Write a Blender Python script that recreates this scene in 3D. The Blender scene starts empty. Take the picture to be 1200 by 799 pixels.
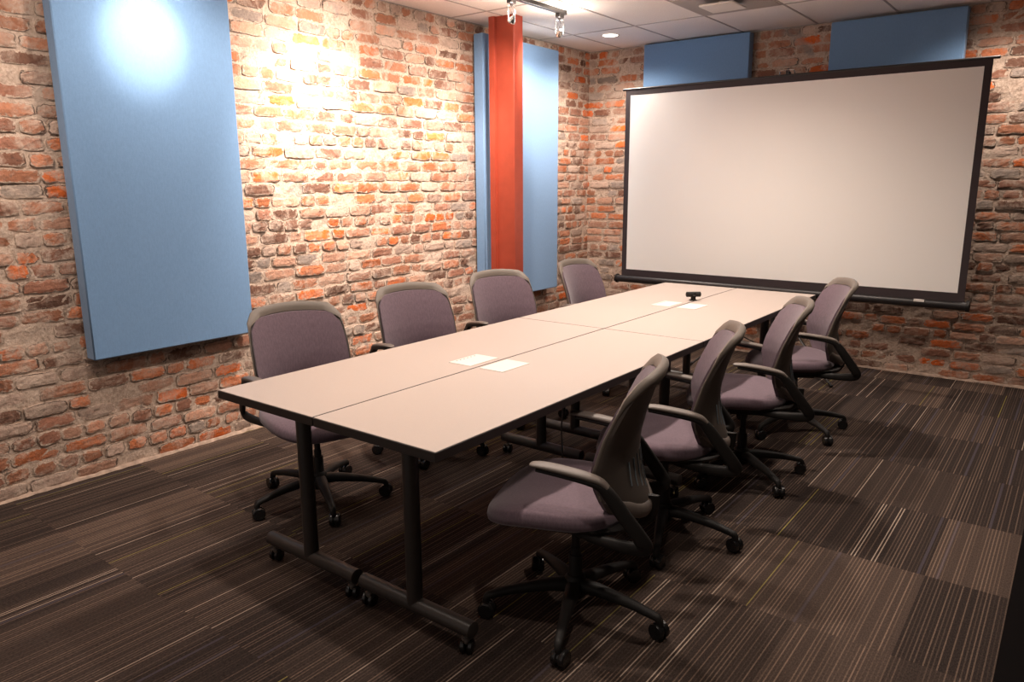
import bpy, math, random
from mathutils import Vector, Matrix
PI = math.pi
S = bpy.context.scene
C = S.collection

# ---------------------------------------------------------------- camera
def cam_axes(yaw, pitch, roll):
    f = Vector((-math.sin(yaw)*math.cos(pitch), math.cos(yaw)*math.cos(pitch), -math.sin(pitch)))
    r = Vector((math.cos(yaw), math.sin(yaw), 0)); u = r.cross(f)
    return r*math.cos(roll)+u*math.sin(roll), -r*math.sin(roll)+u*math.cos(roll), f
cr, cu, cf = cam_axes(0.6538, 0.2096, -0.0058)
cd = bpy.data.cameras.new('camera'); cam = bpy.data.objects.new('camera', cd); C.objects.link(cam)
cd.sensor_width = 36; cd.lens = 36*873.5/1200; cd.clip_start = .02
M = Matrix((cr, cu, -cf)).transposed().to_4x4(); M.translation = Vector((3.930, -6.360, 1.474))
cam.matrix_world = M
S.camera = cam
# ---------------------------------------------------------------- world, exposure
w = bpy.data.worlds.new('world'); S.world = w; w.use_nodes = True
w.node_tree.nodes['Background'].inputs[0].default_value = (1.0, .88, .80, 1)
w.node_tree.nodes['Background'].inputs[1].default_value = .34
S.view_settings.view_transform = 'Standard'; S.view_settings.look = 'None'
S.view_settings.gamma = 1; S.view_settings.use_curve_mapping = False
S.view_settings.exposure = 0.09
H = 2.666
WARM = (1.0, .86, .75)
# recessed downlights: (x, y, power)
DOWN = [(.587, -.634, 22), (2.0, -2.0, 30), (3.42, -.50, 14), (1.95, -3.4, 22), (3.25, -2.9, 13), (2.0, -4.75, 18), (3.35, -5.2, 9), (.72, -5.6, 6)]
# track heads: (y, aim_y, aim_z, power, blend size)
TRACK_X = .785
HEADS = [(-1.68, -1.02, 1.98, 170, 62), (-2.24, -2.05, 1.50, 210, 75), (-3.35, -3.22, 1.70, 330, 96), (-4.25, -4.36, 2.13, 125, 48), (-5.25, -5.35, 1.7, 60, 80)]

# ---------------------------------------------------------------- helpers
def mesh_obj(name, verts, faces, mat, parent=None, smooth=True, mats=None, fm=None):
    me = bpy.data.meshes.new(name); me.from_pydata([tuple(v) for v in verts], [], faces)
    for m in (mats or [mat]): me.materials.append(m)
    if fm: me.polygons.foreach_set('material_index', fm)
    me.polygons.foreach_set('use_smooth', [smooth]*len(me.polygons)); me.update()
    o = bpy.data.objects.new(name, me); C.objects.link(o)
    if parent: o.parent = parent
    return o
class MB:
    def __init__(s): s.v = []; s.f = []
    def add(s, v, f):
        n = len(s.v); s.v += [Vector(p) for p in v]; s.f += [tuple(i+n for i in q) for q in f]; return s
    def box(s, lo, hi, bev=0.0):
        x0, y0, z0 = lo; x1, y1, z1 = hi
        if bev <= 0:
            v = [(x, y, z) for z in (z0, z1) for y in (y0, y1) for x in (x0, x1)]
            return s.add(v, [(0,2,3,1),(4,5,7,6),(0,1,5,4),(2,6,7,3),(0,4,6,2),(1,3,7,5)])
        b = bev; V = []; F = []
        cs = [((x0,1),(y0,1),(z0,1))]
        idx = {}
        for ix,(x,sx) in enumerate(((x0,1),(x1,-1))):
            for iy,(y,sy) in enumerate(((y0,1),(y1,-1))):
                for iz,(z,sz) in enumerate(((z0,1),(z1,-1))):
                    for a in range(3):
                        p = [x+sx*b, y+sy*b, z+sz*b]; p[a] = (x,y,z)[a]
                        idx[(ix,iy,iz,a)] = len(V); V.append(p)
        I = lambda i,j,k,a: idx[(i,j,k,a)]
        for k in (0,1):
            q = [I(0,0,k,2),I(1,0,k,2),I(1,1,k,2),I(0,1,k,2)]; F.append(tuple(q if k else q[::-1]))
            q = [I(0,k,0,1),I(1,k,0,1),I(1,k,1,1),I(0,k,1,1)]; F.append(tuple(q if not k else q[::-1]))
            q = [I(k,0,0,0),I(k,1,0,0),I(k,1,1,0),I(k,0,1,0)]; F.append(tuple(q if k else q[::-1]))
        for i in (0,1):
            for j in (0,1):
                F.append((I(0,i,j,1),I(1,i,j,1),I(1,i,j,2),I(0,i,j,2)))
                F.append((I(i,0,j,0),I(i,1,j,0),I(i,1,j,2),I(i,0,j,2)))
                F.append((I(i,j,0,0),I(i,j,1,0),I(i,j,1,1),I(i,j,0,1)))
                for k in (0,1): F.append((I(i,j,k,0),I(i,j,k,1),I(i,j,k,2)))
        return s.add(V, F)
    def tube(s, pts, r, n=14, cap=True, sx=1.0, ref=None, p=2.0):
        """sweep a (super)elliptic section along pts; r float or list of (a, b)."""
        pts = [Vector(q) for q in pts]; N = len(pts); V = []; F = []
        up = Vector(ref) if ref else None
        for i, q in enumerate(pts):
            t = (pts[min(i+1,N-1)]-pts[max(i-1,0)]).normalized()
            u = up if up else (Vector((0,0,1)) if abs(t.z) < .9 else Vector((1,0,0)))
            a = t.cross(u).normalized(); b = a.cross(t).normalized()
            rr = r[i] if isinstance(r, list) else r
            ra, rb = rr if isinstance(rr, tuple) else (rr, rr)
            for k in range(n):
                th = 2*PI*k/n; c, d = math.cos(th), math.sin(th)
                c = math.copysign(abs(c)**(2/p), c); d = math.copysign(abs(d)**(2/p), d)
                V.append(q + a*ra*c + b*rb*d)
        for i in range(N-1):
            for k in range(n):
                F.append((i*n+k, i*n+(k+1)%n, (i+1)*n+(k+1)%n, (i+1)*n+k))
        if cap:
            F.append(tuple(range(n))[::-1]); F.append(tuple((N-1)*n+k for k in range(n)))
        return s.add(V, F)
    def lathe(s, prof, c, axis=(0,0,1), n=20):
        ax = Vector(axis).normalized(); a = ax.orthogonal().normalized(); b = ax.cross(a); c = Vector(c)
        V = []; F = []
        for r, h in prof:
            for k in range(n):
                th = 2*PI*k/n; V.append(c + ax*h + (a*math.cos(th)+b*math.sin(th))*max(r,1e-4))
        for i in range(len(prof)-1):
            for k in range(n): F.append((i*n+k, i*n+(k+1)%n, (i+1)*n+(k+1)%n, (i+1)*n+k))
        F.append(tuple(range(n))[::-1]); F.append(tuple((len(prof)-1)*n+k for k in range(n)))
        return s.add(V, F)
    def build(s, name, mat, parent=None, smooth=True, sharp=40):
        o = mesh_obj(name, s.v, s.f, mat, parent, smooth)
        me = o.data
        import bmesh
        bm = bmesh.new(); bm.from_mesh(me); bmesh.ops.recalc_face_normals(bm, faces=bm.faces)
        if smooth:
            for e in bm.edges:
                if len(e.link_faces) == 2 and e.calc_face_angle(0) > math.radians(sharp): e.smooth = False
        bm.to_mesh(me); bm.free()
        return o
def smooth_path(pts, n=6):
    """Catmull-Rom through tuples of any length"""
    out = []; P = [pts[0]]+list(pts)+[pts[-1]]
    for i in range(1, len(P)-2):
        for k in range(n):
            t = k/n
            out.append(tuple(.5*((2*b)+(-a+c)*t+(2*a-5*b+4*c-d)*t*t+(-a+3*b-3*c+d)*t**3) for a,b,c,d in zip(P[i-1],P[i],P[i+1],P[i+2])))
    out.append(tuple(pts[-1])); return out
def tag(o, label, cat, group=None, kind=None):
    if label: o['label'] = label
    if cat: o['category'] = cat
    if group: o['group'] = group
    if kind: o['kind'] = kind
    return o
def thing(name, label, cat, loc=(0,0,0), rz=0, group=None):
    o = bpy.data.objects.new(name, None); C.objects.link(o); o.location = loc; o.rotation_euler = (0,0,rz)
    o.empty_display_size = .1
    return tag(o, label, cat, group)
def copy_tree(o, parent=None):
    c = o.copy(); C.objects.link(c); c.parent = parent
    for ch in list(o.children): copy_tree(ch, c)
    return c
def struct(o): o['kind'] = 'structure'; return o

# ---------------------------------------------------------------- materials
def mat(name):
    m = bpy.data.materials.new(name); m.use_nodes = True
    return m, m.node_tree, m.node_tree.nodes['Principled BSDF']
def N(t, kind, **kw):
    n = t.nodes.new(kind)
    for k, v in kw.items():
        if k.startswith('i'):
            n.inputs[int(k[1:])].default_value = v
        else: setattr(n, k, v)
    return n
def L(t, a, b): t.links.new(a, b)
def simple(name, col, rough=.6, metal=0, noise=0, scale=200, bump=0, spec=.5):
    m, t, b = mat(name)
    b.inputs['Base Color'].default_value = (*col, 1); b.inputs['Roughness'].default_value = rough
    b.inputs['Metallic'].default_value = metal; b.inputs['Specular IOR Level'].default_value = spec
    if noise or bump:
        tc = N(t, 'ShaderNodeTexCoord'); nz = N(t, 'ShaderNodeTexNoise'); nz.inputs['Scale'].default_value = scale
        nz.inputs['Detail'].default_value = 3; L(t, tc.outputs['Object'], nz.inputs['Vector'])
        if noise:
            r = N(t, 'ShaderNodeMapRange'); r.inputs[1].default_value = .3; r.inputs[2].default_value = .7
            r.inputs[3].default_value = 1-noise; r.inputs[4].default_value = 1+noise
            mx = N(t, 'ShaderNodeVectorMath', operation='SCALE'); mx.inputs[0].default_value = col
            L(t, nz.outputs[0], r.inputs[0]); L(t, r.outputs[0], mx.inputs['Scale']); L(t, mx.outputs[0], b.inputs['Base Color'])
        if bump:
            bp = N(t, 'ShaderNodeBump'); bp.inputs['Strength'].default_value = bump; bp.inputs['Distance'].default_value = .002
            L(t, nz.outputs[0], bp.inputs['Height']); L(t, bp.outputs[0], b.inputs['Normal'])
    return m
def emis(name, col, s):
    m, t, b = mat(name); b.inputs['Base Color'].default_value = (*col,1)
    b.inputs['Emission Color'].default_value = (*col,1); b.inputs['Emission Strength'].default_value = s
    return m
def math_(t, op, a, b=None, c=None):
    n = N(t, 'ShaderNodeMath', operation=op)
    for i, v in enumerate((a, b, c)):
        if v is None: continue
        if isinstance(v, (int, float)): n.inputs[i].default_value = v
        else: L(t, v, n.inputs[i])
    return n.outputs[0]
def mixc(t, fac, a, b):
    n = N(t, 'ShaderNodeMix', data_type='RGBA'); 
    for sock, v in ((n.inputs[0], fac), (n.inputs[6], a), (n.inputs[7], b)):
        if isinstance(v, (int, float)): sock.default_value = v
        elif isinstance(v, tuple): sock.default_value = (*v, 1)
        else: L(t, v, sock)
    return n.outputs[2]

M_tabletop = simple('beige_laminate', (.385, .318, .280), .55, noise=.035, scale=350, spec=.4)
M_edge = simple('black_edge', (.018, .012, .010), .5)
M_leg = simple('dark_metal', (.030, .024, .021), .42, noise=.1, scale=30)
M_plastic = simple('dark_plastic', (.012, .010, .009), .58, spec=.3, bump=.05, scale=900)
M_shell = simple('taupe_plastic', (.085, .068, .057), .55, bump=.1, scale=900)
M_rim = simple('rim_plastic', (.15, .122, .10), .55, bump=.1, scale=900)
M_pad = simple('arm_pad_plastic', (.13, .105, .09), .5, bump=.1, scale=900)
M_wheel = simple('black_wheel', (.012, .011, .011), .25)
M_slot = simple('slot_blue_grey', (.20, .24, .27), .6)
M_chrome = simple('steel', (.7, .68, .65), .2, 1)
M_cover = simple('cover_plastic', (.60, .545, .50), .6)
M_white = simple('white_plastic', (.78, .72, .66), .5)
M_red = simple('red_painted_steel', (.31, .045, .022), .42, noise=.08, scale=14, bump=.05)
M_black = simple('black_metal', (.015, .012, .012), .4)
M_grid = simple('ceiling_grid_grey', (.42, .37, .34), .6)
M_vent = simple('vent_grey', (.40, .35, .31), .6)
M_blacktrim = simple('black_trim', (.004, .003, .003), .9, spec=.05)
M_darkwall = simple('charcoal_paint', (.008, .007, .007), .8, spec=.1)
M_border = simple('black_fabric', (.032, .020, .022), .75)
M_bulb = emis('lamp_glow', (1, .86, .72), 28)
M_down = emis('downlight_glow', (1, .90, .80), 12)
def fabric(name, col, sc=420, blotch=.06):
    m, t, b = mat(name); b.inputs['Roughness'].default_value = .95; b.inputs['Specular IOR Level'].default_value = .2
    b.inputs['Sheen Weight'].default_value = .25; b.inputs['Sheen Roughness'].default_value = .5
    tc = N(t, 'ShaderNodeTexCoord')
    nz = N(t, 'ShaderNodeTexNoise'); nz.inputs['Scale'].default_value = sc; L(t, tc.outputs['Object'], nz.inputs['Vector'])
    mp = N(t, 'ShaderNodeMapping'); mp.inputs['Scale'].default_value = (1, 1, .35); L(t, tc.outputs['Object'], mp.inputs[0])
    n2 = N(t, 'ShaderNodeTexNoise'); n2.inputs['Scale'].default_value = 130; L(t, mp.outputs[0], n2.inputs['Vector'])
    f = math_(t, 'ADD', math_(t, 'MULTIPLY', nz.outputs[0], .5), math_(t, 'MULTIPLY', n2.outputs[0], .5))
    r = N(t, 'ShaderNodeMapRange'); r.inputs[1].default_value=.35; r.inputs[2].default_value=.65; r.inputs[3].default_value=1-blotch*3; r.inputs[4].default_value=1+blotch*3
    L(t, f, r.inputs[0])
    mx = N(t, 'ShaderNodeVectorMath', operation='SCALE'); mx.inputs[0].default_value = col; L(t, r.outputs[0], mx.inputs['Scale'])
    L(t, mx.outputs[0], b.inputs['Base Color'])
    bp = N(t, 'ShaderNodeBump'); bp.inputs['Strength'].default_value=.25; bp.inputs['Distance'].default_value=.001
    L(t, f, bp.inputs['Height']); L(t, bp.outputs[0], b.inputs['Normal'])
    return m
M_fabric = fabric('mauve_mesh_fabric', (.128, .087, .106))
M_blue = fabric('blue_felt', (.165, .285, .47), 300, .02)
M_screen = simple('white_screen', (.89, .86, .82), .6)
def ceiling_mat():
    m, t, b = mat('ceiling_tile'); b.inputs['Roughness'].default_value = .9
    tc = N(t, 'ShaderNodeTexCoord'); nz = N(t, 'ShaderNodeTexNoise'); nz.inputs['Scale'].default_value = 120; nz.inputs['Detail'].default_value = 4
    L(t, tc.outputs['Object'], nz.inputs['Vector'])
    L(t, mixc(t, math_(t,'SUBTRACT',math_(t,'MULTIPLY',nz.outputs[0],2.2),.6), (.82,.76,.71), (.93,.88,.83)), b.inputs['Base Color'])
    bp = N(t, 'ShaderNodeBump'); bp.inputs['Strength'].default_value=.3; bp.inputs['Distance'].default_value=.003
    L(t, nz.outputs[0], bp.inputs['Height']); L(t, bp.outputs[0], b.inputs['Normal'])
    return m
M_ceil = ceiling_mat()

def carpet_mat():
    m, t, b = mat('striped_carpet'); b.inputs['Roughness'].default_value = .95; b.inputs['Specular IOR Level'].default_value = .1
    tc = N(t, 'ShaderNodeTexCoord'); sp = N(t, 'ShaderNodeSeparateXYZ'); L(t, tc.outputs['Object'], sp.inputs[0])
    x, y = sp.outputs[0], sp.outputs[1]
    xi = math_(t, 'FLOOR', math_(t, 'DIVIDE', math_(t, 'SUBTRACT', x, .55), .305))      # half tile
    xt = math_(t, 'FLOOR', math_(t, 'DIVIDE', math_(t, 'SUBTRACT', x, .55), .61))
    yi = math_(t, 'FLOOR', math_(t, 'DIVIDE', math_(t, 'ADD', y, .30), .61))
    def wn(a, bb, c=None):
        cb = N(t, 'ShaderNodeCombineXYZ'); L(t, a, cb.inputs[0]); L(t, bb, cb.inputs[1])
        if c is not None:
            if isinstance(c, (int, float)): cb.inputs[2].default_value = c
            else: L(t, c, cb.inputs[2])
        n = N(t, 'ShaderNodeTexWhiteNoise', noise_dimensions='3D'); L(t, cb.outputs[0], n.inputs['Vector']); return n.outputs['Value']
    tile = wn(xi, yi, 3.3)                       # random per half tile
    k1 = .0127
    li = math_(t, 'FLOOR', math_(t, 'DIVIDE', x, k1)); lf = math_(t, 'FRACT', math_(t, 'DIVIDE', x, k1))
    line = wn(li, yi, 1.7)                       # random per yarn line in a tile
    line2 = wn(li, yi, 7.1)
    # thin stripe profile
    prof = math_(t, 'LESS_THAN', math_(t, 'ABSOLUTE', math_(t, 'SUBTRACT', lf, .5)), .17)
    # fine loops
    mp = N(t, 'ShaderNodeMapping'); mp.inputs['Scale'].default_value = (260, 110, 1); L(t, tc.outputs['Object'], mp.inputs[0])
    nz = N(t, 'ShaderNodeTexNoise'); nz.inputs['Scale'].default_value = 1; nz.inputs['Detail'].default_value = 1; L(t, mp.outputs[0], nz.inputs['Vector'])
    loops = nz.outputs[0]
    base = mixc(t, loops, (.003, .002, .002), (.056, .040, .034))
    # light patches on a fraction of half tiles
    patch = math_(t, 'MULTIPLY', math_(t, 'GREATER_THAN', tile, .80), 1.0)
    mid = math_(t, 'MULTIPLY', math_(t, 'GREATER_THAN', tile, .55), .35)
    amt = math_(t, 'MAXIMUM', patch, mid)
    base = mixc(t, math_(t, 'MULTIPLY', amt, .8), base, mixc(t, loops, (.022, .015, .012), (.125, .086, .068)))
    # ordinary stripes: strength by line random and patch
    st = math_(t, 'MULTIPLY', prof, math_(t, 'MULTIPLY', math_(t, 'POWER', line, 1.6), math_(t, 'ADD', .5, math_(t, 'MULTIPLY', amt, .2))))
    st = math_(t, 'MULTIPLY', st, math_(t, 'ADD', .35, loops))
    c = mixc(t, st, base, (.30, .20, .145))
    # accent lines
    hot = math_(t, 'MULTIPLY', prof, math_(t, 'GREATER_THAN', line2, .968))
    c = mixc(t, math_(t, 'MULTIPLY', hot, .75), c, (.42, .32, .25))
    olive = math_(t, 'MULTIPLY', prof, math_(t, 'MULTIPLY', math_(t, 'GREATER_THAN', line2, .925), math_(t, 'LESS_THAN', line2, .94)))
    c = mixc(t, math_(t, 'MULTIPLY', olive, .75), c, (.26, .21, .06))
    wide = math_(t, 'LESS_THAN', math_(t, 'ABSOLUTE', math_(t, 'SUBTRACT', lf, .5)), .42)
    blu = math_(t, 'MULTIPLY', wide, math_(t, 'MULTIPLY', math_(t, 'GREATER_THAN', line2, .885), math_(t, 'LESS_THAN', line2, .905)))
    c = mixc(t, math_(t, 'MULTIPLY', blu, .55), c, (.080, .066, .080))
    L(t, c, b.inputs['Base Color'])
    bp = N(t, 'ShaderNodeBump'); bp.inputs['Strength'].default_value=.6; bp.inputs['Distance'].default_value=.003
    L(t, loops, bp.inputs['Height']); L(t, bp.outputs[0], b.inputs['Normal'])
    return m
M_carpet = carpet_mat()

def brick_mat():
    m, t, b = mat('old_brick'); b.inputs['Roughness'].default_value = .92; b.inputs['Specular IOR Level'].default_value = .15
    at = N(t, 'ShaderNodeVertexColor', layer_name='tint')
    tc = N(t, 'ShaderNodeTexCoord')
    def nz(s, d=4, rough=.6, dist=0):
        n = N(t, 'ShaderNodeTexNoise'); n.inputs['Scale'].default_value=s; n.inputs['Detail'].default_value=d; n.inputs['Roughness'].default_value=rough
        n.inputs['Distortion'].default_value=dist; L(t, tc.outputs['Object'], n.inputs['Vector']); return n.outputs[0]
    def rng(v, a, bb, c=0, d=1):
        r = N(t, 'ShaderNodeMapRange'); r.inputs[1].default_value=a; r.inputs[2].default_value=bb; r.inputs[3].default_value=c; r.inputs[4].default_value=d
        L(t, v, r.inputs[0]); return r.outputs[0]
    fine = nz(70, 5, .7); med = nz(16, 5, .65, .4); big = nz(1.3, 3); blot = nz(5.5, 5, .7, 1.0)
    mort = mixc(t, rng(fine, .3, .7), (.34, .235, .175), (.66, .51, .41))
    mort = mixc(t, rng(med, .56, .74, 0, .6), mort, (.17, .115, .09))
    br = mixc(t, rng(fine, .35, .75, 0, .45), at.outputs['Color'], (.10, .06, .045))
    br = mixc(t, rng(med, .55, .75, 0, .35), br, (.62, .40, .30))
    msk = rng(math_(t,'ADD', at.outputs['Alpha'], math_(t,'MULTIPLY', math_(t,'SUBTRACT', nz(38, 4, .7, .6), .5), 2.2)), .34, .52)
    c = mixc(t, msk, mort, br)
    # dark joint cracks, with the thin shadow lines between bricks painted in
    av = math_(t,'ADD', at.outputs['Alpha'], math_(t,'MULTIPLY', math_(t,'SUBTRACT', nz(24, 4, .7, .6), .5), .9))
    crk_shade = math_(t,'MULTIPLY', rng(math_(t,'ABSOLUTE', math_(t,'SUBTRACT', av, .30)), .05, .12, 1, 0), rng(nz(4.5, 4, .7), .46, .56))
    # mortar smears over brick faces
    sm = math_(t, 'MULTIPLY', rng(blot, .46, .60), rng(big, .32, .58, .25, 1.0))
    c = mixc(t, math_(t, 'MULTIPLY', sm, rng(fine, .3, .6, .30, .92)), c, (.56, .43, .345))
    c = mixc(t, math_(t,'MULTIPLY', crk_shade, .85), c, (.045, .03, .024))
    # dark soot patches
    c = mixc(t, rng(nz(9, 6, .75, .8), .60, .68, 0, .7), c, (.085, .06, .05))
    c = mixc(t, rng(nz(2.2, 4, .6, .5), .64, .70, 0, .7), c, (.27, .24, .22))
    L(t, c, b.inputs['Base Color'])
    bp = N(t, 'ShaderNodeBump'); bp.inputs['Strength'].default_value=.9; bp.inputs['Distance'].default_value=.007
    L(t, math_(t,'ADD',fine,math_(t,'MULTIPLY',med,1.5)), bp.inputs['Height']); L(t, bp.outputs[0], b.inputs['Normal'])
    return m
M_brick = brick_mat()

# ---------------------------------------------------------------- room shell
def brick_wall(name, length, origin, udir, ndir, seed):
    """wall surface = one mesh: uneven mortar bed + about a thousand rough bricks standing out of it"""
    rnd = random.Random(seed); U = Vector(udir); Nn = Vector(ndir); O = Vector(origin); Z = Vector((0,0,1))
    V = []; F = []; col = []
    def P(u, v, n): return O + U*u + Z*v + Nn*n
    nu, nv = int(length/.05), int(H/.04)
    for j in range(nv+1):
        for i in range(nu+1): V.append(P(length*i/nu, H*j/nv, -.009+rnd.uniform(0, .008)))
    for j in range(nv):
        for i in range(nu):
            a = j*(nu+1)+i; F.append((a, a+1, a+nu+2, a+nu+1)); col.append((.5,.4,.33,0))
    # back of the wall (thickness)
    b0 = len(V); V += [P(0,0,-.12), P(length,0,-.12), P(length,H,-.12), P(0,H,-.12)]
    F.append((b0, b0+3, b0+2, b0+1)); col.append((.4,.3,.25,0))
    pal = [((.52,.165,.070),6), ((.42,.175,.10),8), ((.50,.27,.185),7), ((.32,.145,.095),6), ((.18,.09,.062),4), ((.64,.155,.045),2.2), ((.48,.34,.27),4), ((.34,.27,.23),2), ((.72,.15,.03),.9)]
    cols = [p[0] for p in pal]; ws = [p[1] for p in pal]
    rows = int(H/.073); rh = H/rows
    for r in range(rows):
        u = -rnd.uniform(0, .2); hdr = rnd.random() < .14
        wav = [rnd.uniform(-.006,.006) for _ in range(int(length/.5)+3)]
        def wv(uu):
            k = max(0, uu)/.5; i = int(k); return wav[i]*(1-(k-i))+wav[min(i+1,len(wav)-1)]*(k-i)
        while u < length:
            wd = rnd.choice((.10,.105)) if (hdr or rnd.random()<.16) else rnd.uniform(.175,.225)
            g = rnd.uniform(.006,.016)
            u0, u1 = max(u, 0), min(u+wd, length); u += wd+g
            if u1-u0 < .03: continue
            if rnd.random() < .035: continue          # brick lost under mortar
            c = Vector(rnd.choices(cols, ws)[0]); k = rnd.uniform(.75,1.3); c = c*k
            gv = rnd.uniform(.008,.016); v0 = r*rh+gv/2; v1 = (r+1)*rh-gv/2
            dep = rnd.choice((-.002,.0,.002,.005,.008)); tilt = rnd.uniform(-.003,.003); tilt2 = rnd.uniform(-.002,.002)
            nx = 6 if wd > .15 else 4; ny = 4
            base = len(V); ch = rnd.uniform(.008,.018)
            for j in range(ny+1):
                for i in range(nx+1):
                    fu = i/nx; fv = j/ny
                    uu = u0+(u1-u0)*fu; vv = v0+(v1-v0)*fv
                    edge = (i in (0,nx)) or (j in (0,ny)); corner = (i in (0,nx)) and (j in (0,ny))
                    jit = .0035 if edge else .003
                    uu += rnd.uniform(-jit,jit); vv += rnd.uniform(-jit,jit)
                    if corner: uu += (.5-fu)*.012; vv += (.5-fv)*.008
                    d = dep + tilt*(fu-.5)*2 + tilt2*(fv-.5)*2 + rnd.uniform(-.0015,.0015)
                    if edge: d = d-ch*.22
                    V.append(P(min(max(uu,0),length), min(max(vv,0.002),H-.002)+wv(uu)*(0 if r in (0,rows-1) else 1), d))
            for j in range(ny):
                for i in range(nx):
                    a = base+j*(nx+1)+i; F.append((a, a+1, a+nx+2, a+nx+1))
                    al = lambda ii, jj: .22 if (ii in (0,nx) or jj in (0,ny)) else 1.0
                    col.append((*c, 1, (al(i,j), al(i+1,j), al(i+1,j+1), al(i,j+1))))
            # side skirt going back into the mortar
            ring = [base+i for i in range(nx+1)] + [base+j*(nx+1)+nx for j in range(1,ny+1)] + [base+ny*(nx+1)+i for i in range(nx-1,-1,-1)] + [base+j*(nx+1) for j in range(ny-1,0,-1)]
            b2 = len(V)
            for q in ring: V.append(V[q]-Nn*.016)
            n = len(ring)
            for k2 in range(n):
                F.append((ring[(k2+1)%n], ring[k2], b2+k2, b2+(k2+1)%n)); col.append((*(c*.8),.15))
    if U.cross(Z).dot(Nn) < 0:
        F = [f[::-1] for f in F]; col = [cc if len(cc) == 4 else (*cc[:4], cc[4][::-1]) for cc in col]
    o = mesh_obj(name, V, F, M_brick, smooth=False)
    ca = o.data.color_attributes.new('tint', 'FLOAT_COLOR', 'CORNER')
    buf = []
    for f, cc in zip(F, col):
        if len(cc) == 4: buf += list(cc)*len(f)
        else:
            for a in cc[4]: buf += list(cc[:3])+[a]
    ca.data.foreach_set('color', buf)
    return struct(o)
Y0 = -7.6; XR = 4.15
brick_wall('wall_left', -Y0+.05, (0, Y0, 0), (0,1,0), (1,0,0), 11)
brick_wall('wall_back', XR+.05, (-.05, 0, 0), (1,0,0), (0,-1,0), 23)
struct(MB().box((-.12, Y0, -.1), (XR+.1, .12, 0)).build('floor', M_carpet, smooth=False))
struct(MB().box((-.12, Y0, H), (XR+.1, .12, H+.1)).build('ceiling', M_ceil, smooth=False))
struct(MB().box((XR, Y0, 0), (XR+.1, .12, H)).build('wall_right', M_darkwall, smooth=False))
t1 = MB(); t1.box((3.872, Y0, 0), (3.905, -.02, .055)); t1.box((3.905, Y0, 0), (XR, -.02, .075))
struct(t1.build('trim_1', M_blacktrim, smooth=False))
# mortar toe along the foot of the brick walls
def toe(name, a, b, n, seed):
    rnd = random.Random(seed); a = Vector(a); b = Vector(b); n = Vector(n); K = int((b-a).length/.04); V=[]; F=[]
    for i in range(K+1):
        p = a.lerp(b, i/K); d = .010+rnd.uniform(0,.012); h = .008+rnd.uniform(0,.009)
        V += [p - n*.008, p + n*d, p + n*d*.55 + Vector((0,0,h*.8)), p - n*.008 + Vector((0,0,h*1.5))]
    for i in range(K):
        for k in range(3): q=i*4+k; F.append((q, q+4, q+5, q+1))
    m = MB(); m.add(V, F); o = m.build(name, M_toe, smooth=False); return struct(o)
M_toe = simple('pale_mortar', (.36,.26,.20), .9, noise=.3, scale=30, bump=.5)
toe('trim_2', (0, Y0, 0), (0, 0, 0), (1,0,0), 3)
toe('trim_3', (0, 0, 0), (3.87, 0, 0), (0,-1,0), 4)
# ceiling grid
gx = [.35+.575*k for k in range(7)]; gy = [-.84-1.12*k for k in range(6)]
g = MB()
for x in gx: g.box((x-.007, Y0, H-.003), (x+.007, -.0, H+.01))
for y in gy: g.box((0, y-.007, H-.0035), (XR, y+.007, H+.01))
g.box((0.0, Y0, H-.003), (.016, 0, H+.01)); g.box((0, -.016, H-.003), (XR, 0, H+.01))
struct(g.build('trim_4', M_grid, smooth=False))

# ---------------------------------------------------------------- acoustic panels
def panel(label, lo, hi, thin):
    m = MB(); m.box(lo, hi, .006)
    o = m.build('acoustic_panel', M_blue, smooth=True); tag(o, label, 'wall panel', 'blue acoustic wall panels'); return o
panel('large blue acoustic panel on the left brick wall behind the nearest left chair', (.022, -4.765, .62), (.105, -3.865, 2.60), 0)
panel('blue acoustic panel standing behind the red steel column', (.022, -1.725, .53), (.115, -.69, 2.585), 0)
panel('blue panel above the left half of the projection screen', (.622, -.10, .95), (1.575, -.012, 2.655), 1)
panel('blue panel above the right half of the projection screen', (2.20, -.10, .95), (3.10, -.012, 2.645), 1)

# ---------------------------------------------------------------- column
col = MB(); 
def extr(mb, poly, z0, z1):
    n = len(poly); V = [(x,y,z0) for x,y in poly]+[(x,y,z1) for x,y in poly]
    F = [tuple(range(n))[::-1], tuple(range(n,2*n))]+[(i,(i+1)%n,n+(i+1)%n,n+i) for i in range(n)]
    mb.add(V, F)
extr(col, [(.285,-1.775),(.445,-1.775),(.449,-1.771),(.449,-1.735),(.444,-1.732),(.444,-1.66),(.285,-1.66)], 0, H)
extr(col, [(.235,-1.80),(.283,-1.80),(.287,-1.778),(.287,-1.66),(.235,-1.66)], 0, H)
tag(col.build('steel_column', M_red, smooth=False), 'red painted steel column in front of the blue wall panel', 'column')

# ---------------------------------------------------------------- projection screen on tripod
sc = thing('projection_screen', 'white projection screen with black border on a tripod stand by the brick wall', 'projection screen', (2.04, -.56, 0))
X0, X1 = -1.33, 1.29    # local x of fabric edges
zb, zt = .66, 2.225
def sx(m): return m
m = MB(); m.box((X0+.045, -.0015, zb+.065), (X1-.045, .0005, zt-.045)); m.build('screen_surface', M_screen, sc, False)
m = MB()
m.box((X0, -.002, zb), (X0+.045, .001, zt)); m.box((X1-.045, -.002, zb), (X1, .001, zt))
m.box((X0+.045, -.002, zb), (X1-.045, .001, zb+.065)); m.box((X0+.045, -.002, zt-.045), (X1-.045, .001, zt))
m.box((X0+.04, .0012, zb+.06), (X1-.04, .002, zt-.04))
m.build('screen_border', M_border, sc, False)
m = MB(); m.tube([(X0-.03, .005, zt+.004), (X1+.035, .005, zt+.004)], (.010,.010), 12); m.build('top_bar', M_black, sc)
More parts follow.
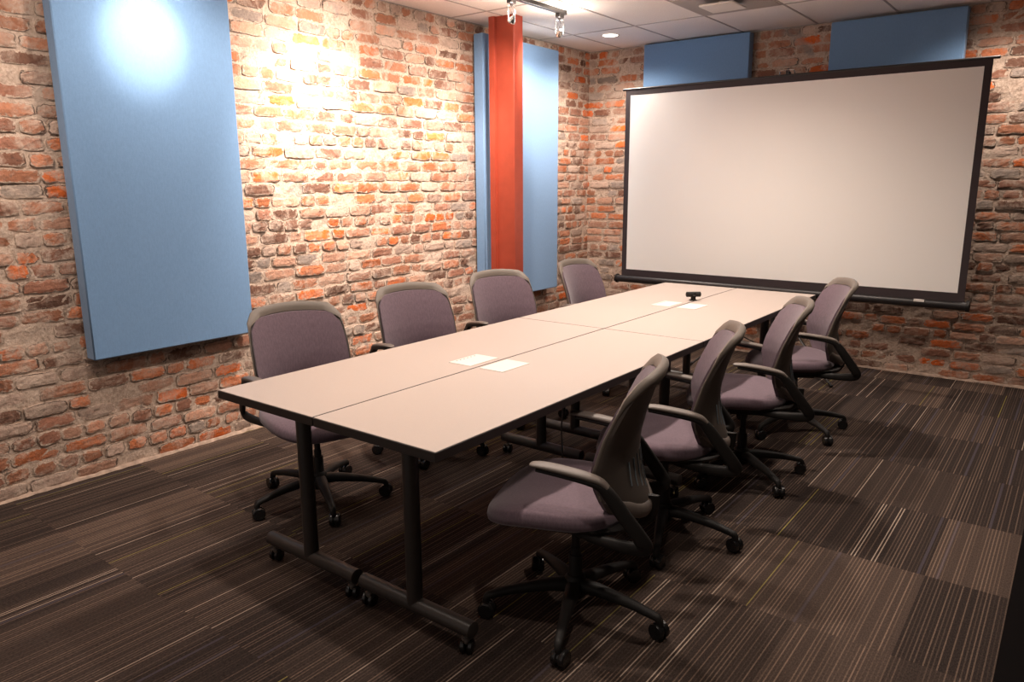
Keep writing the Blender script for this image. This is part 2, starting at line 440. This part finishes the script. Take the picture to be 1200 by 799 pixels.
m = MB(); m.tube([(X0-.055, .012, zb-.022), (X1+.025, .012, zb-.022)], (.034,.030), 16, p=2.6)
case = m.build('screen_case', M_black, sc)
m = MB(); m.lathe([(.0,0),(.037,0),(.039,.004),(.039,.020),(.037,.022)], (X0-.06, .012, zb-.022), (1,0,0), 16); m.build('end_cap', M_plastic, case)
m = MB()
m.lathe([(.0,0),(.037,0),(.039,.004),(.039,.020),(.037,.022)], (X1+.012, .012, zb-.022), (1,0,0), 16); m.build('end_cap', M_plastic, case)
m = MB(); m.box((X1-.30, -.026, zb-.012), (X1-.235, -.020, zb+.006), .0015); m.build('label_plate', M_white, case)
m = MB(); m.tube([(0,.055,.10),(0,.055,1.15)], .017, 14); m.build('pole', M_black, sc)
m = MB(); m.tube([(0,.055,1.1),(0,.055,zt+.035)], .012, 12); m.tube([(0,.055,zt+.03),(0,.03,zt+.055),(0,.003,zt+.04),(0,-.008,zt+.012)], .006, 8); m.build('extension_pole', M_black, sc)
m = MB(); m.tube([(-.055,.012,zt+.015),(-.05,.0,zt+.04),(-.02,0,zt+.043),(.02,0,zt+.043),(.05,0,zt+.04),(.055,.012,zt+.015)], .004, 8); m.build('handle', M_chrome, sc)
m = MB(); m.lathe([(.0,0),(.028,0),(.03,.01),(.03,.06),(.02,.07)], (0,.055,.50), (0,0,1), 14); m.build('collar', M_plastic, sc)
for a in (180+28, -28, 90):
    d = Vector((math.cos(math.radians(a)), math.sin(math.radians(a)), 0))
    p0 = Vector((0,.055,.53))+d*.03; p1 = Vector((0,.055,.012))+d*(.62 if a != 90 else .42)
    m = MB(); m.tube([p0, p1], (.010,.008), 10); lg = m.build('leg', M_black, sc)
    m = MB(); m.tube([p1+Vector((0,0,.02))-d*.02, p1+Vector((0,0,.0))+d*.006], .013, 10); m.build('rubber_foot', M_plastic, lg)
    m = MB(); m.tube([Vector((0,.055,.16))+d*.02, p0.lerp(p1,.45)], .005, 8); m.build('brace', M_black, lg)

# ---------------------------------------------------------------- lamps
def spot(name, loc, aim, power, size, blend, radius, col, parent):
    ld = bpy.data.lights.new(name, 'SPOT'); ld.energy = power; ld.color = col; ld.spot_size = math.radians(size); ld.spot_blend = blend; ld.shadow_soft_size = radius
    o = bpy.data.objects.new(name, ld); C.objects.link(o)
    d = (Vector(aim)-Vector(loc)).normalized(); q = d.to_track_quat('-Z', 'Y')
    o.location = loc; o.rotation_euler = q.to_euler()
    if parent: o.parent = parent; o.matrix_parent_inverse = Matrix.Translation(-parent.location)
    return o
tr = thing('light_track', 'black ceiling track carrying the spotlights', 'light track', (TRACK_X, -1.625, H))
m = MB(); m.box((-.017, -3.95, -.028), (.017, 0, -.001), .002); m.build('rail', M_black, tr)
m = MB(); m.box((-.019, -.004, -.030), (.019, .012, -.001), .002); m.build('end_cap', M_black, tr)
HL = ['chrome wire-yoke spotlight hanging at the end of the black ceiling track', 'chrome spotlight hanging from the track in front of the red column top',
      'third spotlight along the ceiling track from its visible end', 'fourth spotlight along the ceiling track from its visible end', 'fifth spotlight along the ceiling track from its visible end']
for (y, ay, az, pw, sz), lb in zip(HEADS, HL):
    t = thing('track_spotlight', lb, 'spotlight', (TRACK_X, y, H-.028), 0, 'spotlights on the ceiling track')
    m = MB(); m.box((-.018, -.03, -.03), (.018, .03, .0), .003); m.tube([(0,0,-.03),(0,0,-.045)], .010, 10); m.build('adapter', M_black, t)
    bc = Vector((0,0,-.135)); aim = Vector((0, ay, az)); src = Vector((TRACK_X, y, H-.028))+bc
    d = (aim-src).normalized(); side = d.cross(Vector((0,0,1))).normalized()
    m = MB()
    for s in (-1,1):
        m.tube([Vector((0,0,-.042)), side*s*.026+Vector((0,0,-.046)), side*s*.028+Vector((0,0,-.055)), bc+side*s*.028], .0028, 8)
    m.build('yoke', M_chrome, t)
    m = MB(); m.lathe([(.008,-.045),(.010,-.03),(.016,-.022),(.024,-.004),(.0265,.004),(.0265,.010),(.0235,.010),(.020,.002)], bc, d, 20); hd = m.build('lamp_head', M_chrome, t)
    m = MB(); m.lathe([(.0,0),(.020,0),(.020,.002),(.0,.003)], bc+d*.003, d, 16); m.build('bulb', M_bulb, hd)
    m = MB(); m.tube(smooth_path([(0,0,-.045), (.006,.004,-.07), (-.004,.006,-.085), tuple(bc-d*.045)], 5), .0018, 6); m.build('wire', M_black, t)
    spot('track_lamp', src+d*.03, aim, pw*.62, sz*.88, 1.0, .02, (1,.87,.76), t)
    spot('track_lamp_spill', src+d*.03, aim, pw*.36, min(sz*1.75, 140), 1.0, .02, (1,.87,.76), t)
    # dichroic reflector: part of the lamp's light leaves through its back
    ld = bpy.data.lights.new('reflector_spill', 'POINT'); ld.energy = 6.5; ld.color = (1,.86,.74); ld.shadow_soft_size = .03
    o = bpy.data.objects.new('reflector_spill', ld); C.objects.link(o); o.parent = t; o.location = bc - d*.06
for i, (x, y, pw) in enumerate(DOWN):
    lb = ['recessed round downlight in the ceiling near the room corner'] + ['recessed downlight above the left part of the screen', 'recessed downlight at the right end of the back wall', 'recessed downlight over the middle of the table',
          'recessed downlight over the far right chairs', 'recessed downlight over the near end of the table', 'recessed downlight over the near right floor', 'recessed downlight over the near left floor']
    t = thing('recessed_downlight', lb[i], 'ceiling light', (x, y, H), 0, 'recessed ceiling downlights')
    vis = (i == 0)
    m = MB(); m.lathe([(.062,-.001),(.065,-.006),(.076,-.006),(.080,-.001)], (0,0,0), (0,0,1), 28); 
    # open ring only
    m.f = [f for f in m.f if len(f) == 4]; m.build('trim_ring', M_white, t)
    m = MB(); m.lathe([(.0,-.002),(.063,-.002),(.063,-.001)], (0,0,0), (0,0,1), 24); m.build('lamp_disc', M_down, t)
    ld = bpy.data.lights.new('downlight_lamp', 'SPOT'); ld.energy = pw*6; ld.color = WARM
    ld.spot_size = math.radians(150); ld.spot_blend = 1.0; ld.shadow_soft_size = .05
    o = bpy.data.objects.new('downlight_lamp', ld); C.objects.link(o); o.parent = t; o.location = (0,0,-.02)

# ceiling diffuser
t = thing('ceiling_vent', 'square grey ceiling air vent with white centre plate above the screen', 'air vent', (1.785, -1.13, H))
m = MB(); m.box((-.28,-.28,-.006), (.28,.28,-.001), .002); m.build('frame', M_vent, t)
m = MB()
m.box((-.12,-.19,-.045), (.12,.06,-.032), .004); m.tube([(0,-.06,-.034),(0,-.06,-.004)], .03, 10); m.build('centre_plate', M_white, t)
t = thing('fire_sprinkler', 'small fire sprinkler head on the ceiling beside the left wall', 'sprinkler', (.59, -2.64, H))
m = MB(); m.lathe([(.0,-.006),(.03,-.006),(.034,-.001),(.0,-.001)], (0,0,0), (0,0,1), 20); m.build('escutcheon', M_white, t)
m = MB(); m.lathe([(.008,-.005),(.008,-.02),(.006,-.03),(.018,-.032),(.018,-.034),(.0,-.034)], (0,0,0), (0,0,1), 16); m.build('nozzle', M_chrome, t)

# ---------------------------------------------------------------- tables
TH = .735
def make_caster(mb, p, ang, r=.024, fork=True):
    """small twin wheel caster touching the floor at p"""
    ax = Vector((math.cos(ang), math.sin(ang), 0)); c = Vector(p)+Vector((0,0,r))
    for s in (-1,1):
        mb.lathe([(0,0),(r*.8,0),(r,.004),(r,.014),(r*.8,.018),(0,.0185)], c+ax*(s*.013-.009), ax, 18)
    return c
def make_table(name, x0, x1, y0, y1, label):
    cx, cy = (x0+x1)/2, (y0+y1)/2
    t = thing(name, label, 'table', (cx, cy, 0), 0, 'beige rolling tables pushed together')
    hx, hy = (x1-x0)/2-.0022, (y1-y0)/2-.0018
    m = MB(); m.box((-hx+.002,-hy+.002,TH-.006), (hx-.002,hy-.002,TH), .0008); m.build('tabletop', M_tabletop, t, False)
    m = MB(); m.box((-hx,-hy,TH-.032), (hx,hy,TH-.0012), .002); m.build('edge_band', M_edge, t, False)
    for s in (-1,1):
        ly = s*(hy-.165)
        m = MB(); m.tube([(0,ly,.085),(0,ly,TH-.05)], .0275, 20); lg = m.build('leg', M_leg, t)
        m = MB(); m.box((-.22,ly-.03,TH-.052), (.22,ly+.03,TH-.031), .004); m.lathe([(0,0),(.045,0),(.045,.02),(.03,.03)], (0,ly,TH-.08), (0,0,1), 16); m.build('mounting_plate', M_leg, lg)
        m = MB(); m.tube([(-.258,ly,.088),(-.255,ly,.088),(.255,ly,.088),(.258,ly,.088)], [(.021,.021),(.0275,.0275),(.0275,.0275),(.021,.021)], 20); ft = m.build('foot', M_leg, t)
        for sx_ in (-1,1):
            m = MB(); p = (sx_*.228, ly, 0); c = make_caster(m, p, .5 if sx_ > 0 else .2); m.build('caster', M_wheel, ft)
            m = MB(); m.box((c.x-.014, c.y-.014, .034), (c.x+.014, c.y+.014, .052), .004); m.tube([(c.x,c.y,.045),(c.x,c.y,.07)], .008, 10)
            m.build('caster_bracket', M_shell, ft)
    m = MB(); m.box((-.02,-(hy-.2),TH-.10), (.02,hy-.2,TH-.05), .004); m.build('crossbeam', M_leg, t)
    return t
tx0, txm, tx1, ty0, tym, ty1 = 1.462, 2.012, 2.557, -4.924, -3.078, -1.248
TB = [(tx0,txm,ty0,tym,'near left beige laminate table of the four, beside the nearest left chair','L'), (txm,tx1,ty0,tym,'near right beige laminate table of the four, beside the nearest right chair','R'),
      (tx0,txm,tym,ty1,'far left beige laminate table of the four, in front of the wall-side chairs','L'), (txm,tx1,tym,ty1,'far right beige laminate table of the four, nearest the screen','R')]
for a, b_, c_, d_, lb, sd in TB:
    t = make_table('conference_table', a, b_, c_, d_, lb)
    yc = -4.012 if c_ == ty0 else -2.17
    xc = 1.925 if sd == 'L' else 2.093
    lx, ly = xc-(a+b_)/2, yc-(c_+d_)/2
    m = MB(); m.box((lx-.060, ly-.092, TH-.001), (lx+.060, ly+.092, TH+.0025), .001); cv = m.build('power_cover', M_cover, t, False)
    if sd == 'L':
        m = MB()
        for k in range(6): m.box((lx-.047, ly-.06+k*.023, TH+.0024), (lx-.041, ly-.054+k*.023, TH+.0031))
        m.build('vent_dots', M_black, cv, False)
# cable hanging beneath the table
m = MB(); m.tube(smooth_path([(2.10,-3.60,.70),(2.11,-3.60,.50),(2.115,-3.62,.36),(2.14,-3.66,.16),(2.11,-3.78,.03),(2.02,-3.86,.006),(1.93,-3.80,.006)], 8), .0035, 8)
tag(m.build('power_cable', M_black), 'thin black cable hanging from under the table down to the carpet', 'cable')
# webcam
t = thing('webcam', 'small black webcam on the table between the far power covers', 'webcam', (2.0, -1.95, TH), math.radians(-48)); t.scale = (1.18,1.18,1.18)
m = MB(); m.tube([(0,-.040,.034),(0,-.036,.034),(0,.036,.034),(0,.040,.034)], [(.009,.009),(.014,.014),(.014,.014),(.009,.009)], 16, p=2.6); bd = m.build('body', M_plastic, t)
m = MB(); m.lathe([(0,0),(.009,0),(.010,.002),(.007,.004),(.0,.004)], (.013,0,.034), (1,0,0), 16); m.build('lens', M_wheel, bd)
m = MB(); m.box((-.018,-.018,.0), (.014,.018,.006), .002); m.box((-.010,-.012,.005), (.008,.012,.024), .003); m.build('stand', M_plastic, t)

# ---------------------------------------------------------------- office chairs
# local frame: +x forward, +y left
def back_prof(z):
    """x of the back centre line at height z"""
    pts = [(.40,-.232),(.46,-.226),(.50,-.212),(.55,-.196),(.62,-.186),(.68,-.190),(.75,-.206),(.82,-.228),(.87,-.248),(.92,-.275),(1.0,-.32)]
    for (a, xa), (b, xb) in zip(pts, pts[1:]):
        if z <= b: k = (z-a)/(b-a); return xa+(xb-xa)*k
    return pts[-1][1]
def back_half(z):
    pts = [(.42,.125),(.45,.165),(.50,.200),(.56,.224),(.64,.231),(.74,.230),(.84,.220),(.90,.212),(.96,.20)]
    for (a, xa), (b, xb) in zip(pts, pts[1:]):
        if z <= b: k = max(0,(z-a)/(b-a)); return xa+(xb-xa)*k
    return pts[-1][1]
ZT = .915
def wrap(z): return .088 if z < .60 else .088-(z-.60)/.30*.052 if z < .90 else .036
def back_sheet(off, z_lo, z_hi, inset, nu=18, nv=22, arch=.022, lo_arch=0.0):
    rows = []
    for j in range(nv+1):
        v = j/nv; row = []
        for i in range(nu+1):
            s = -1+2*i/nu
            hi = z_hi - arch*s*s - .045*max(0,abs(s)-.80)**2/.04*1.0
            lo = z_lo + lo_arch*(abs(s)**2.2)
            z = lo+(hi-lo)*v
            hw = back_half(z)-inset
            y = s*hw
            x = back_prof(z) + wrap(z)*(s*s) + off
            row.append(Vector((x, y, z)))
        rows.append(row)
    return rows
def sheets_solid(front, back):
    nv, nu = len(front)-1, len(front[0])-1; V = []; F = []
    for r in front: V += r
    o = len(V)
    for r in back: V += r
    I = lambda j,i: j*(nu+1)+i
    for j in range(nv):
        for i in range(nu):
            F.append((I(j,i),I(j,i+1),I(j+1,i+1),I(j+1,i))); F.append((o+I(j,i),o+I(j+1,i),o+I(j+1,i+1),o+I(j,i+1)))
    for i in range(nu):
        F.append((I(0,i),o+I(0,i),o+I(0,i+1),I(0,i+1))); F.append((I(nv,i),I(nv,i+1),o+I(nv,i+1),o+I(nv,i)))
    for j in range(nv):
        F.append((I(j,0),I(j+1,0),o+I(j+1,0),o+I(j,0))); F.append((I(j,nu),o+I(j,nu),o+I(j+1,nu),I(j+1,nu)))
    return V, F
def make_chair():
    t = thing('office_chair', '', 'chair')
    # seat cushion
    V = []; F = []; n = 44
    rings = [(.0,.412),(.80,.414),(.93,.420),(.985,.432),(1.0,.446),(.985,.460),(.94,.470),(.80,.477),(.55,.478),(.25,.474),(.0,.473)]
    for s, z in [(a_, b_-.008) for a_, b_ in rings]:
        for k in range(n):
            th = 2*PI*k/n; c, d = math.cos(th), math.sin(th); p = 3.0
            c2 = math.copysign(abs(c)**(2/p), c); d2 = math.copysign(abs(d)**(2/p), d)
            x = .240*c2*s+.046; y = .252*d2*s*(1+.03*c2) 
            if x < -.10: y *= 1-.9*(-.10-x)**1.3
            zz = z - .030*max(0,(x-.09)/.16)**2 + .010*(abs(y)/.25)**2*(1 if z > .44 else 0) + (.006*max(0,(-.12-x)/.1))
            V.append((x, y, zz))
    for i in range(len(rings)-1):
        for k in range(n): F.append((i*n+k, i*n+(k+1)%n, (i+1)*n+(k+1)%n, (i+1)*n+k))
    MB().add(V, F).build('seat', M_fabric, t, sharp=80)
    # pan below
    m = MB(); V = []; F = []
    rings = [(.0,.376),(.55,.378),(.80,.392),(.93,.405),(.955,.418),(.93,.424),(.0,.424)]
    for s, z in rings:
        for k in range(n):
            th = 2*PI*k/n; c, d = math.cos(th), math.sin(th)
            c2 = math.copysign(abs(c)**.7, c); d2 = math.copysign(abs(d)**.7, d)
            x = .235*c2*s; V.append((x-.005, .240*d2*s, z - .022*max(0,(x-.09)/.16)**2))
    for i in range(len(rings)-1):
        for k in range(n): F.append((i*n+k, i*n+(k+1)%n, (i+1)*n+(k+1)%n, (i+1)*n+k))
    m.add(V, F); m.box((-.10,-.07,.335), (.08,.07,.382), .012)
    m.tube([(-.02,-.10,.372),(-.02,-.20,.368)], .006, 8); m.build('seat_pan', M_plastic, t, sharp=60)
    # back
    sh = MB().add(*sheets_solid(back_sheet(-.004, .425, ZT-.004, .0), back_sheet(-.020, .425, ZT-.006, .004))).build('back_shell', M_shell, t, sharp=50)
    MB().add(*sheets_solid(back_sheet(.010, .455, ZT-.040, .010, arch=.016), back_sheet(-.005, .455, ZT-.040, .008, arch=.016))).build('back_cushion', M_fabric, t, sharp=50)
    # rolled cap over the top of the back
    V = []; nn = 20; path = []
    def topz(s): return ZT - .022*s*s - .045*max(0,abs(s)-.80)**2/.04
    secs = []
    for i in range(nn+1):
        s = -1+2*i/nn; ss = max(-1,min(1,s)); z = topz(ss); hw = back_half(z)
        x = back_prof(z)+wrap(z)*ss*ss
        secs.append((x, ss*(hw+.003), z))
    # continue down the sides, tapering
    def sidept(sgn, z): return (back_prof(z)+wrap(z), sgn*(back_half(z)+.002), z)
    L_ = [sidept(-1, z) for z in (.52,.62,.72,.79,.83)]; R_ = [sidept(1, z) for z in (.83,.79,.72,.62,.52)]
    full = L_+secs+R_
    K = len(full)-1; Vv = []; Ff = []; ns = 12
    for i, q in enumerate(full):
        q = Vector(q); zf = q.z
        a = max(0.0, min(1.0, (zf-.815)/.05))            # 1 at the top, 0 down the side
        prev = Vector(full[max(i-1,0)]); nxt = Vector(full[min(i+1,K)]); tg = (nxt-prev).normalized()
        f = Vector((1,0,.25)).normalized(); out = f.cross(tg)
        if out.dot(Vector((0, q.y, .25 if zf > .85 else 0))) < 0: out = -out
        out.normalize()
        # section: from front lower lip over the edge to the rear lower lip
        hfront = .036*a+.003; hback = .030*a+.006; th = .012
        prof = [( .013,-hfront),(.017,-hfront*.6),(.016,-.006),(.008,.004),(-.006,.006),(-.020,.001),(-.027,-.008),(-.026,-hback),(-.020,-hback-.004),(-.006,-hback*.7),(.0,-hfront*.8),(.006,-hfront)]
        for fx, oz in prof: Vv.append(q+f*fx*(.25+.50*a)+out*oz*(.35+.65*a)*(.8 if fx<0 else 1))
    for i in range(K):
        for k in range(ns): Ff.append((i*ns+k, i*ns+(k+1)%ns, (i+1)*ns+(k+1)%ns, (i+1)*ns+k))
    Ff.append(tuple(range(ns))[::-1]); Ff.append(tuple(K*ns+k for k in range(ns)))
    MB().add(Vv, Ff).build('back_rim', M_rim, t, sharp=50)
    # slots in the lower rear of the shell
    m = MB()
    for r_, (z0, z1) in enumerate(((.585,.625),(.50,.575))):
        for k in range(-3,4):
            y = k*.034; 
            pts = []
            for q in range(4):
                z = z0+(z1-z0)*q/3 - .012*abs(k)*(-1 if r_ else .3); s = y/back_half(z)
                pts.append((back_prof(z)+wrap(z)*s*s-.0205, y*(1+.4*(z-.5)), z))
            m.tube(pts, .0022, 6)
    m.build('vent_slots', M_slot, sh)
    # lumbar lip at the bottom of the shell
    pts = []
    for i in range(15):
        s = -1+2*i/14; z = .435+.085*abs(s)**2.4; hw = back_half(.50)*.98
        pts.append((back_prof(z)+wrap(z)*s*s-.016, s*hw, z))
    m = MB(); m.tube(pts, [(.013,.024) if 1 < i < 13 else (.009,.014) for i in range(15)], 12, ref=(0,0,1)); m.build('lumbar_lip', M_pad, t)
    # back bracket to pan
    m = MB(); m.tube(smooth_path([(-.05,0,.375),(-.16,0,.376),(-.215,0,.388),(-.240,0,.42),(-.244,0,.47)],5), (.035,.010), 12, ref=(0,1,0)); m.build('back_bracket', M_plastic, t)
    # arms
    for s in (-1, 1):
        path = [(.030,.268*s,.626,.018,.006),(.0,.268*s,.624,.020,.008),(-.11,.268*s,.608,.020,.010),(-.160,.268*s,.596,.017,.015),(-.190,.268*s,.570,.014,.021),(-.235,.267*s,.510,.012,.023),
                (-.285,.262*s,.442,.012,.024),(-.300,.256*s,.412,.012,.024),(-.280,.246*s,.396,.012,.022),(-.20,.225*s,.392,.013,.019),(-.10,.18*s,.388,.016,.014),(-.03,.11*s,.386,.016,.011)]
        path = [(q[0]+.035, *q[1:]) for q in path]
        sp = smooth_path(path, 5)
        # sweep with the wide side across y on the pad and thin toward y on the strut
        mm = MB(); mm.tube([q[:3] for q in sp], [(q[3], q[4]) for q in sp], 14, ref=(0,s,0) if False else None, p=2.8)
        # custom frame: a = y axis
        V = []; nn_ = 14
        for i, q in enumerate(sp):
            tg = (Vector(sp[min(i+1,len(sp)-1)][:3])-Vector(sp[max(i-1,0)][:3])).normalized()
            a = Vector((0,1,0)); a = (a - tg*a.dot(tg)).normalized(); b = tg.cross(a)
            for k in range(nn_):
                th = 2*PI*k/nn_; c, d = math.cos(th), math.sin(th)
                c = math.copysign(abs(c)**.72, c); d = math.copysign(abs(d)**.72, d)
                V.append(Vector(q[:3])+a*q[3]*c+b*q[4]*d)
        mm.v = V
        ar = mm.build('arm_frame', M_plastic, t, sharp=60)
        pp = smooth_path([(.052,.268*s,.636,.006,.003),(.042,.268*s,.640,.019,.006),(.0,.268*s,.638,.025,.009),(-.06,.268*s,.630,.025,.010),(-.12,.268*s,.620,.023,.010),(-.165,.268*s,.608,.018,.009),(-.188,.268*s,.590,.014,.007)], 5)
        pp = [(q[0]+.035, *q[1:]) for q in pp]
        mm = MB(); mm.tube([q[:3] for q in pp], [(q[3], q[4]) for q in pp], 14, p=2.6); mm.build('arm_pad', M_pad, ar, sharp=60)
    # gas lift
    m = MB(); m.lathe([(.014,.20),(.014,.345)], (0,0,0)); m.lathe([(.024,.10),(.024,.215),(.022,.22)], (0,0,0)); m.lathe([(.017,.215),(.017,.25)], (0,0,0)); m.build('gas_lift', M_plastic, t)
    # five-star base as its own rotating part
    b = MB().lathe([(.030,.062),(.036,.07),(.040,.10),(.036,.135),(.028,.145)], (0,0,0), n=24).build('base_hub', M_plastic, t)
    leg0 = None
    for k in range(5):
        if leg0 is None:
            pth = smooth_path([(.015,0,.105,.031,.026),(.08,0,.110,.026,.021),(.20,0,.098,.019,.016),(.285,0,.081,.0155,.013),(.305,0,.074,.0145,.012),(.312,0,.060,.0125,.012),(.312,0,.048,.011,.011)], 4)
            m = MB(); m.tube([q[:3] for q in pth], [(q[3], q[4]) for q in pth], 12, p=2.6, ref=(0,1,0) if False else None)
            leg0 = m.build('base_leg', M_plastic, t)
            m = MB(); r = .029; ax = Vector((.35,.94,0)).normalized(); cc = Vector((.312-.004,.008,r))
            for s in (-1,1): m.lathe([(0,0),(r*.55,.001),(r*.9,0),(r,.005),(r,.016),(r*.85,.020),(0,.021)], cc+ax*(s*.0135-.0105), ax, 20)
            m.tube([cc+Vector((.004,-.008,.02)), cc+Vector((.004,-.008,.034))], .011, 10)
            # hood over wheels
            m.tube([cc-ax*.004+Vector((0,0,.0)), cc+ax*.004], .024, 14)
            m.build('caster', M_wheel, leg0)
            lg = leg0
        else:
            lg = copy_tree(leg0, t)
        lg.rotation_euler = (0,0,2*PI*k/5)
    return t
# (x, y, facing angle deg, base star angle deg, label)
CH = [(2.664,-4.354, 200, 5, 'mauve office chair nearest the camera, in front on the right side of the table'),
      (2.640,-3.62, 204, 3, 'mauve office chair second from the near end, right side of the table'),
      (2.662,-2.78, 205, 36, 'mauve office chair third from the near end, right side of the table'),
      (2.650,-1.90, 209, 36, 'mauve office chair nearest the screen on the right side of the table'),
      (1.18,-4.28, -18, -28, 'mauve office chair by the left wall, nearest the large blue panel'),
      (1.13,-3.45, -18, 15, 'mauve office chair second from the near end on the brick wall side'),
      (1.13,-2.66, -20, -50, 'mauve office chair on the wall side in front of the red column'),
      (1.18,-1.72, -4, -50, 'mauve office chair on the wall side nearest the screen')]
proto = make_chair()
for i, (x, y, a, ba, lb) in enumerate(CH):
    o = proto if i == 0 else copy_tree(proto)
    o.location = (x, y, 0); o.rotation_euler = (0, 0, math.radians(a)); o['label'] = lb; o['group'] = 'mauve office chairs around the table'
    k = 0
    for ch in o.children:
        if ch.name.startswith('base_leg'):
            ch.rotation_euler = (0, 0, math.radians(ba-a)+2*PI*k/5); k += 1
